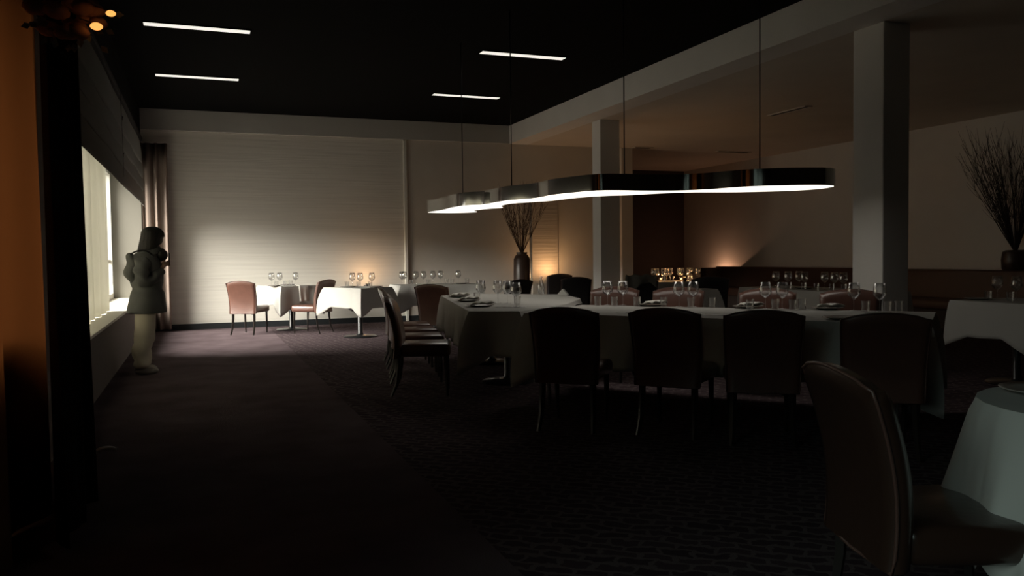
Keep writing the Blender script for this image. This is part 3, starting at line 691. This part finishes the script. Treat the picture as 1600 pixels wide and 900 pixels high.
# ================================================================ BANQUETTE, VASES
bq = thing('banquette', 'long dark brown leather banquette along the right wall of the side room', 'banquette', (12.4, 11, 0))
V = G(); V.bbox((-.15, -9, .0), (.08, 6.7, .96), .03, 3); V.out('backrest', M['banquette'], bq, ang=60)
G().bbox((-.85, -9, .30), (-.15, 6.7, .47), .04, 3).out('seat', M['banquette'], bq, ang=60)
G().box((-.80, -8.9, 0), (-.15, 6.6, .3)).out('plinth', M['darkwall'], bq, smooth=False)
G().bbox((-.60, 6.45, .3), (.08, 6.72, .93), .04, 3).out('end_panel', M['banquette'], bq, ang=60)
sh = tag(G().bbox((12.49, 2.0, .0), (12.99, 17.7, .93), .01).out('wall_ledge', M['darkwall'], smooth=False), 'dark ledge running behind the banquette along the right wall', 'ledge')
def vase(loc, label, prof, m, bm, n, L, spread, seed, top, dirb=(0, 0), thick=.004, xmax=9):
    t = thing('vase', label, 'vase', loc); G().lathe(prof, 32).out('vase_body', m, t, ang=50)
    rnd = random.Random(seed); g = G()
    tb = thing('dried_branches', label.replace('vase', 'branches').split(',')[0]+' fanning out of its neck', 'branches', (loc[0], loc[1], loc[2]))
    tb['label'] = 'fan of dry brown twigs standing in ' + ('the tall vase before the back wall' if seed == 1 else 'the vase at the right edge')
    for k in range(n):
        a = rnd.random()*2*PI; s = (rnd.random()**.6)*spread; l = L*(.75+.3*rnd.random())
        p = Vector((.03*math.cos(a), .03*math.sin(a), top-.25)); d = Vector((math.cos(a)*s+dirb[0], math.sin(a)*s+dirb[1], 1)).normalized()
        P = [p, p+Vector((0, 0, .25))+d*.0]
        bend = Vector((rnd.uniform(-.1, .1), rnd.uniform(-.1, .1), 0))
        q = P[-1].copy()
        for j in range(6):
            q = q+d*(l/6)+bend*.05*j*.5; P.append(q.copy())
            if j >= 1:
                for _ in range(2):
                    sd_ = (d*.9+Vector((rnd.uniform(-.45, .45), rnd.uniform(-.45, .45), rnd.uniform(-.1, .2)))).normalized()
                    ll = l*.25*rnd.random()+.05; g.tube([q, q+sd_*ll*.5, q+sd_*ll+Vector((0, 0, ll*.15))], [thick*.5, thick*.4, thick*.22], 3, False)
        g.tube(P, [thick*(1-.11*j) for j in range(len(P))], 4, False)
    g.V = [(min(v[0], xmax-.02*abs(math.sin(v[2]*9))), v[1], v[2]) for v in g.V]
    g.out('twigs', bm, tb)
vase((6.05, 15.35, 0), 'tall straight dark brown floor vase before the back wall', [(0, 0), (.12, 0), (.155, .04), (.165, .4), (.17, .9), (.165, 1.22), (.13, 1.29), (.105, 1.31), (.11, 1.36), (.095, 1.36), (.09, 1.3), (.14, 1.2), (.14, .2), (0, .1)], M['vase'], M['twig'], 46, 1.15, .50, 1, 1.36, thick=.006)
vase((12.72, 9.85, .93), 'dark squat vase on the ledge at the right edge', [(0, 0), (.16, 0), (.20, .05), (.21, .2), (.19, .33), (.14, .36), (.13, .36), (.17, .3), (.17, .1), (0, .05)], M['vase'], M['twigdark'], 80, 1.72, .52, 2, .36, (-.14, .04), thick=.007, xmax=.25)

# ================================================================ SMALL THINGS NEAR THE CAMERA
fb = thing('hanging_flower_bunch', 'dim hanging bunch of dried flowers with two amber lights, upper left', 'dried flowers', (-.36, 3.0, 2.10))
g = G(); rnd = random.Random(5)
for k in range(26):
    a = rnd.random()*6.28; r = rnd.random()**.5; x = r*math.cos(a)*.10-.01; z = r*math.sin(a)*.09; y = rnd.uniform(-.06, .06); R0 = .016+.016*rnd.random()
    g.ell((x, y, z), (R0*1.3, R0, R0*.8), 8, 6, lambda p, d: p+d*.006*math.sin(d.x*9+k)*math.sin(d.z*8))
g.out('blossoms', M['petal'], fb)
g = G()
for k in range(34):
    a = rnd.random()*6.28; x = math.cos(a)*(.07+.06*rnd.random()); z = math.sin(a)*(.05+.08*rnd.random()); y = rnd.uniform(-.05, .05)
    d = Vector((math.cos(a), rnd.uniform(-.5, .5), math.sin(a))).normalized()*.032; s_ = Vector((-d.z, 0, d.x))*.35
    p = Vector((x, y, z)); g.add([p, p+d*.5+s_, p+d, p+d*.5-s_, p+d*.5+Vector((0, .006, 0))], [(0, 1, 4), (1, 2, 4), (2, 3, 4), (3, 0, 4)])
g.out('leaves', M['leaf'], fb, smooth=False)
G().tube([(-.02, 0, .04), (-.03, 0, .6), (-.03, 0, CZ-2.1)], .004, 6).out('hanging_cord', M['blackmetal'], fb)
for x, z, r in ((.120, -.022, .012), (.078, -.066, .015)):
    q = G().ell((x, -.09, z), (r*1.25, r, r*.8), 12, 8).out('amber_light', M['amber'], fb)
    G().tube([(x-.06, -.02, z+.04), (x-.02, -.08, z+.015), (x, -.09, z)], .002, 5).out('wire', M['blackmetal'], q)
o = panel(lambda u, v: ((u-.5)*.16, (v-.5)*.05, .012+.03*math.sin(u*2.6)+.012*(v-.5)**2*8), 12, 5, 'paper_scrap', M['paper'], thick=.002, loc=(-.62, 6.0, 0), rot=(0, 0, R(20)))
tag(o, 'small curled white scrap on the dark floor beside the black drape', 'paper')

# ================================================================ THE PERSON
pr = thing('person', 'person in grey jacket and cream trousers standing by the window, head bowed', 'person', (-.56, 10.3, 0), R(-84))
# local: x to the person's right, y forward, z up
J = [((0, 0, .92), (.13, .10)), ((0, -.02, 1.08), (.12, .085)), ((0, -.02, 1.25), (.14, .09)), ((0, .0, 1.37), (.08, .06)), ((0, .03, 1.42), (.045, .045)),
     ((0, .055, 1.47), (.05, .055)), ((0, .07, 1.53), (.066, .078)), ((0, .055, 1.59), (.064, .078)), ((0, .045, 1.63), (.035, .045))]
E_ = [(0, 1), (1, 2), (2, 3), (3, 4), (4, 5), (5, 6), (6, 7), (7, 8)]
def chain(J, E_, start, pts):
    p = start
    for q in pts: J.append(q); E_.append((p, len(J)-1)); p = len(J)-1
    return p
for sx in (-1, 1):
    chain(J, E_, 0, [((sx*.09, -.02, .84), .085), ((sx*.095, -.03, .62), .075), ((sx*.095, -.04, .47), .055), ((sx*.095, -.08, .28), .048), ((sx*.095, -.11, .09), .035), ((sx*.10, -.05, .035), .033), ((sx*.105, .02, .025), .026)])
    w = chain(J, E_, 2, [((sx*.14, -.02, 1.28), .05), ((sx*.21, -.05, 1.18), .045), ((sx*.22, -.05, 1.06), .038), ((sx*.15, .08, 1.13), .032), ((sx*.075, .175, 1.22), .024), ((sx*.05, .20, 1.25), (.03, .02))])
    for k in range(4):
        f = k/3; L_ = [.052, .06, .056, .044][k]
        b = Vector((sx*(.035), .21, 1.245+.052*(f-.35)))
        chain(J, E_, w, [(tuple(b+Vector((-sx*.004, .02, 0))), .009), (tuple(b+Vector((-sx*.016, .024+L_*.2, .004))), .008), (tuple(b+Vector((-sx*(.016+L_*.35), .016, .006))), .0065)])
    chain(J, E_, w, [((sx*.042, .18, 1.275), .010), ((sx*.024, .188, 1.295), .008)])
body = skin('body', J, E_, M['skin'], pr)
g = G().ell((0, .148, 1.512), (.012, .020, .020), 10, 8).ell((0, .132, 1.475), (.022, .014, .007), 10, 6).ell((0, .108, 1.448), (.028, .028, .022), 10, 8)
g.ell((-.068, .05, 1.53), (.011, .018, .028), 8, 6).ell((.068, .05, 1.53), (.011, .018, .028), 8, 6); g.out('face_features', M['skin'], body)
G().ell((-.03, .140, 1.535), (.014, .007, .006), 8, 6).ell((.03, .140, 1.535), (.014, .007, .006), 8, 6).out('eyes', M['hair'], body)
def loft(name, secs, m, parent, seg=36, fold=0, nf=9, seed=0, cap=True):
    """closed garment tube: secs = (cx, cy, z, rx, ry); fold adds soft creases"""
    V = []; F = []; n = len(secs); rows = []
    P = catmull([Vector((a, b, c)) for a, b, c, d, e in secs], 4, False); Q = catmull([Vector((d, e, 0)) for a, b, c, d, e in secs], 4, False)
    for i, (p, q) in enumerate(zip(P, Q)):
        t = i/(len(P)-1)
        for k in range(seg):
            w = 2*PI*k/seg; rr = 1+fold*(math.sin(nf*w+seed+4*t)*.5+math.sin(3*w+11*t+seed)*.6+.5*math.sin(t*26+w*2+seed))
            V.append((p.x+q.x*rr*math.cos(w), p.y+q.y*rr*math.sin(w), p.z))
    N = len(P)
    for i in range(N-1):
        for k in range(seg): F.append((i*seg+k, i*seg+(k+1) % seg, (i+1)*seg+(k+1) % seg, (i+1)*seg+k))
    if cap: F.append(tuple(range(seg))[::-1]); F.append(tuple((N-1)*seg+k for k in range(seg)))
    return obj(name, V, F, m, parent, ang=70)
# trousers: wide legs bunching over the shoes, one piece with the hips
JT = [((0, -.01, .86), (.165, .145)), ((0, .0, .95), (.15, .12))]; ET = [(0, 1)]
for sx in (-1, 1):
    chain(JT, ET, 0, [((sx*.085, -.02, .76), (.12, .145)), ((sx*.095, -.03, .62), (.112, .15)), ((sx*.098, -.03, .5), (.118, .148)), ((sx*.10, -.045, .38), (.106, .145)), ((sx*.104, -.08, .28), (.108, .138)), ((sx*.105, -.075, .19), (.092, .12)), ((sx*.105, -.07, .12), (.10, .13)), ((sx*.105, -.07, .06), (.085, .115))])
tr = skin('trousers', JT, ET, M['trousers'], pr)
for v in tr.data.vertices:
    x, y, z = v.co; v.co.y += .014*math.sin(z*30+x*18)*max(0, min(1, (.55-z)*4)); v.co.x += .007*math.sin(z*31+y*22)
for sx in (-1, 1):
    G().ell((sx*.105, -.03, .035), (.048, .125, .05), 16, 10, lambda p, d: Vector((p.x, p.y, max(0.0, p.z)))).out('shoe', M['shoe'], pr)
# jacket: puffy, longer at the back, hem pulled in
jk = loft('jacket', [(0, -.01, .69, .225, .185), (0, -.01, .70, .25, .205), (0, -.005, .78, .25, .205), (0, .01, .90, .215, .182), (0, .01, .965, .19, .158), (0, .005, 1.03, .21, .178), (0, -.005, 1.18, .21, .175), (0, -.02, 1.29, .20, .165), (0, -.01, 1.355, .15, .125), (0, .03, 1.40, .085, .085), (0, .045, 1.425, .075, .075)], M['jacket'], pr, fold=.04, nf=5, seed=2)
for sx in (-1, 1):
    JJ = []; EJ = []
    JJ.append(((sx*.13, -.02, 1.31), .085)); chain(JJ, EJ, 0, [((sx*.20, -.05, 1.25), .09), ((sx*.235, -.075, 1.14), .088), ((sx*.245, -.055, 1.04), .085), ((sx*.215, .03, 1.05), .074), ((sx*.15, .11, 1.13), .062), ((sx*.095, .165, 1.195), .046)])
    sl = skin('sleeve', JJ, EJ, M['jacket'], pr)
    for v in sl.data.vertices:
        x, y, z = v.co; k = .013*math.sin(z*48+y*34); v.co.x += k*sx; v.co.y -= k
loft('collar', [(0, .03, 1.36, .115, .115), (0, .055, 1.40, .105, .11), (0, .065, 1.44, .085, .09), (0, .07, 1.452, .07, .075)], M['jacket'], pr, fold=.03)
G().ell((.0, .155, 1.35), (.085, .075, .07), 20, 14, lambda p, d: p+d*.008*math.sin(d.z*14+d.x*9)).out('scarf', M['blackleather'], pr)
# hair: rounded bob with fringe, falling to the shoulders at the back
def hfun(u, v):
    # u around (0 = front), v from crown 0 to tips 1
    w = 2*PI*u; f = math.cos(w); 
    length = .085+.165*(1-max(0, f)**.6 if f > 0 else 1)+(.035 if f < -.3 else 0)
    th = min(1, v/.45)*PI/2; R_ = math.sin(th)
    z = 1.672-.095*(1-math.cos(th)); dn = max(0, v-.45)/.55; z -= dn*length
    rx, ry = .098*R_*(1-.10*dn), .112*R_*(1-.05*dn)
    k = 1+.02*math.sin(w*19)+.012*math.sin(w*31+v*6)
    x = rx*math.sin(w)*k; y = .05+ry*f*k
    if f < 0: y -= .05*dn*(-f)
    if f > .1: y += .02*(1-R_*.2)*f*(v < .6); y -= 0
    y -= .35*(z-1.57)*.35 if z > 1.57 else 0
    return (x, y+.02-.25*(1.60-z)*.3, z)
hr = panel(hfun, 56, 18, 'hair', M['hair'], pr, thick=.012)
# small rounded backpack behind the shoulders
def bp(p, d): return p+Vector((0, .02*math.sin(d.z*5), 0))
bpk = G().ell((.02, -.15, 1.20), (.15, .08, .18), 20, 14, bp).out('backpack', M['jacket'], pr)
G().tube(catmull([(.12, .09, 1.30), (.13, .02, 1.385), (.12, -.08, 1.40), (.11, -.17, 1.36)], 5, False), .010, 6).out('strap', M['blackleather'], bpk)
ph_ = thing('phone', 'black phone held up in both hands by the standing person', 'phone', (-.56+.245, 10.325, 1.225), R(-84))
G().bbox((-.037, -.004, 0), (.037, .004, .15), .003).out('casing', M['phone'], ph_, ang=40)
G().box((-.034, -.0052, .006), (.034, -.0042, .144)).out('screen', M['vent'], ph_, smooth=False)
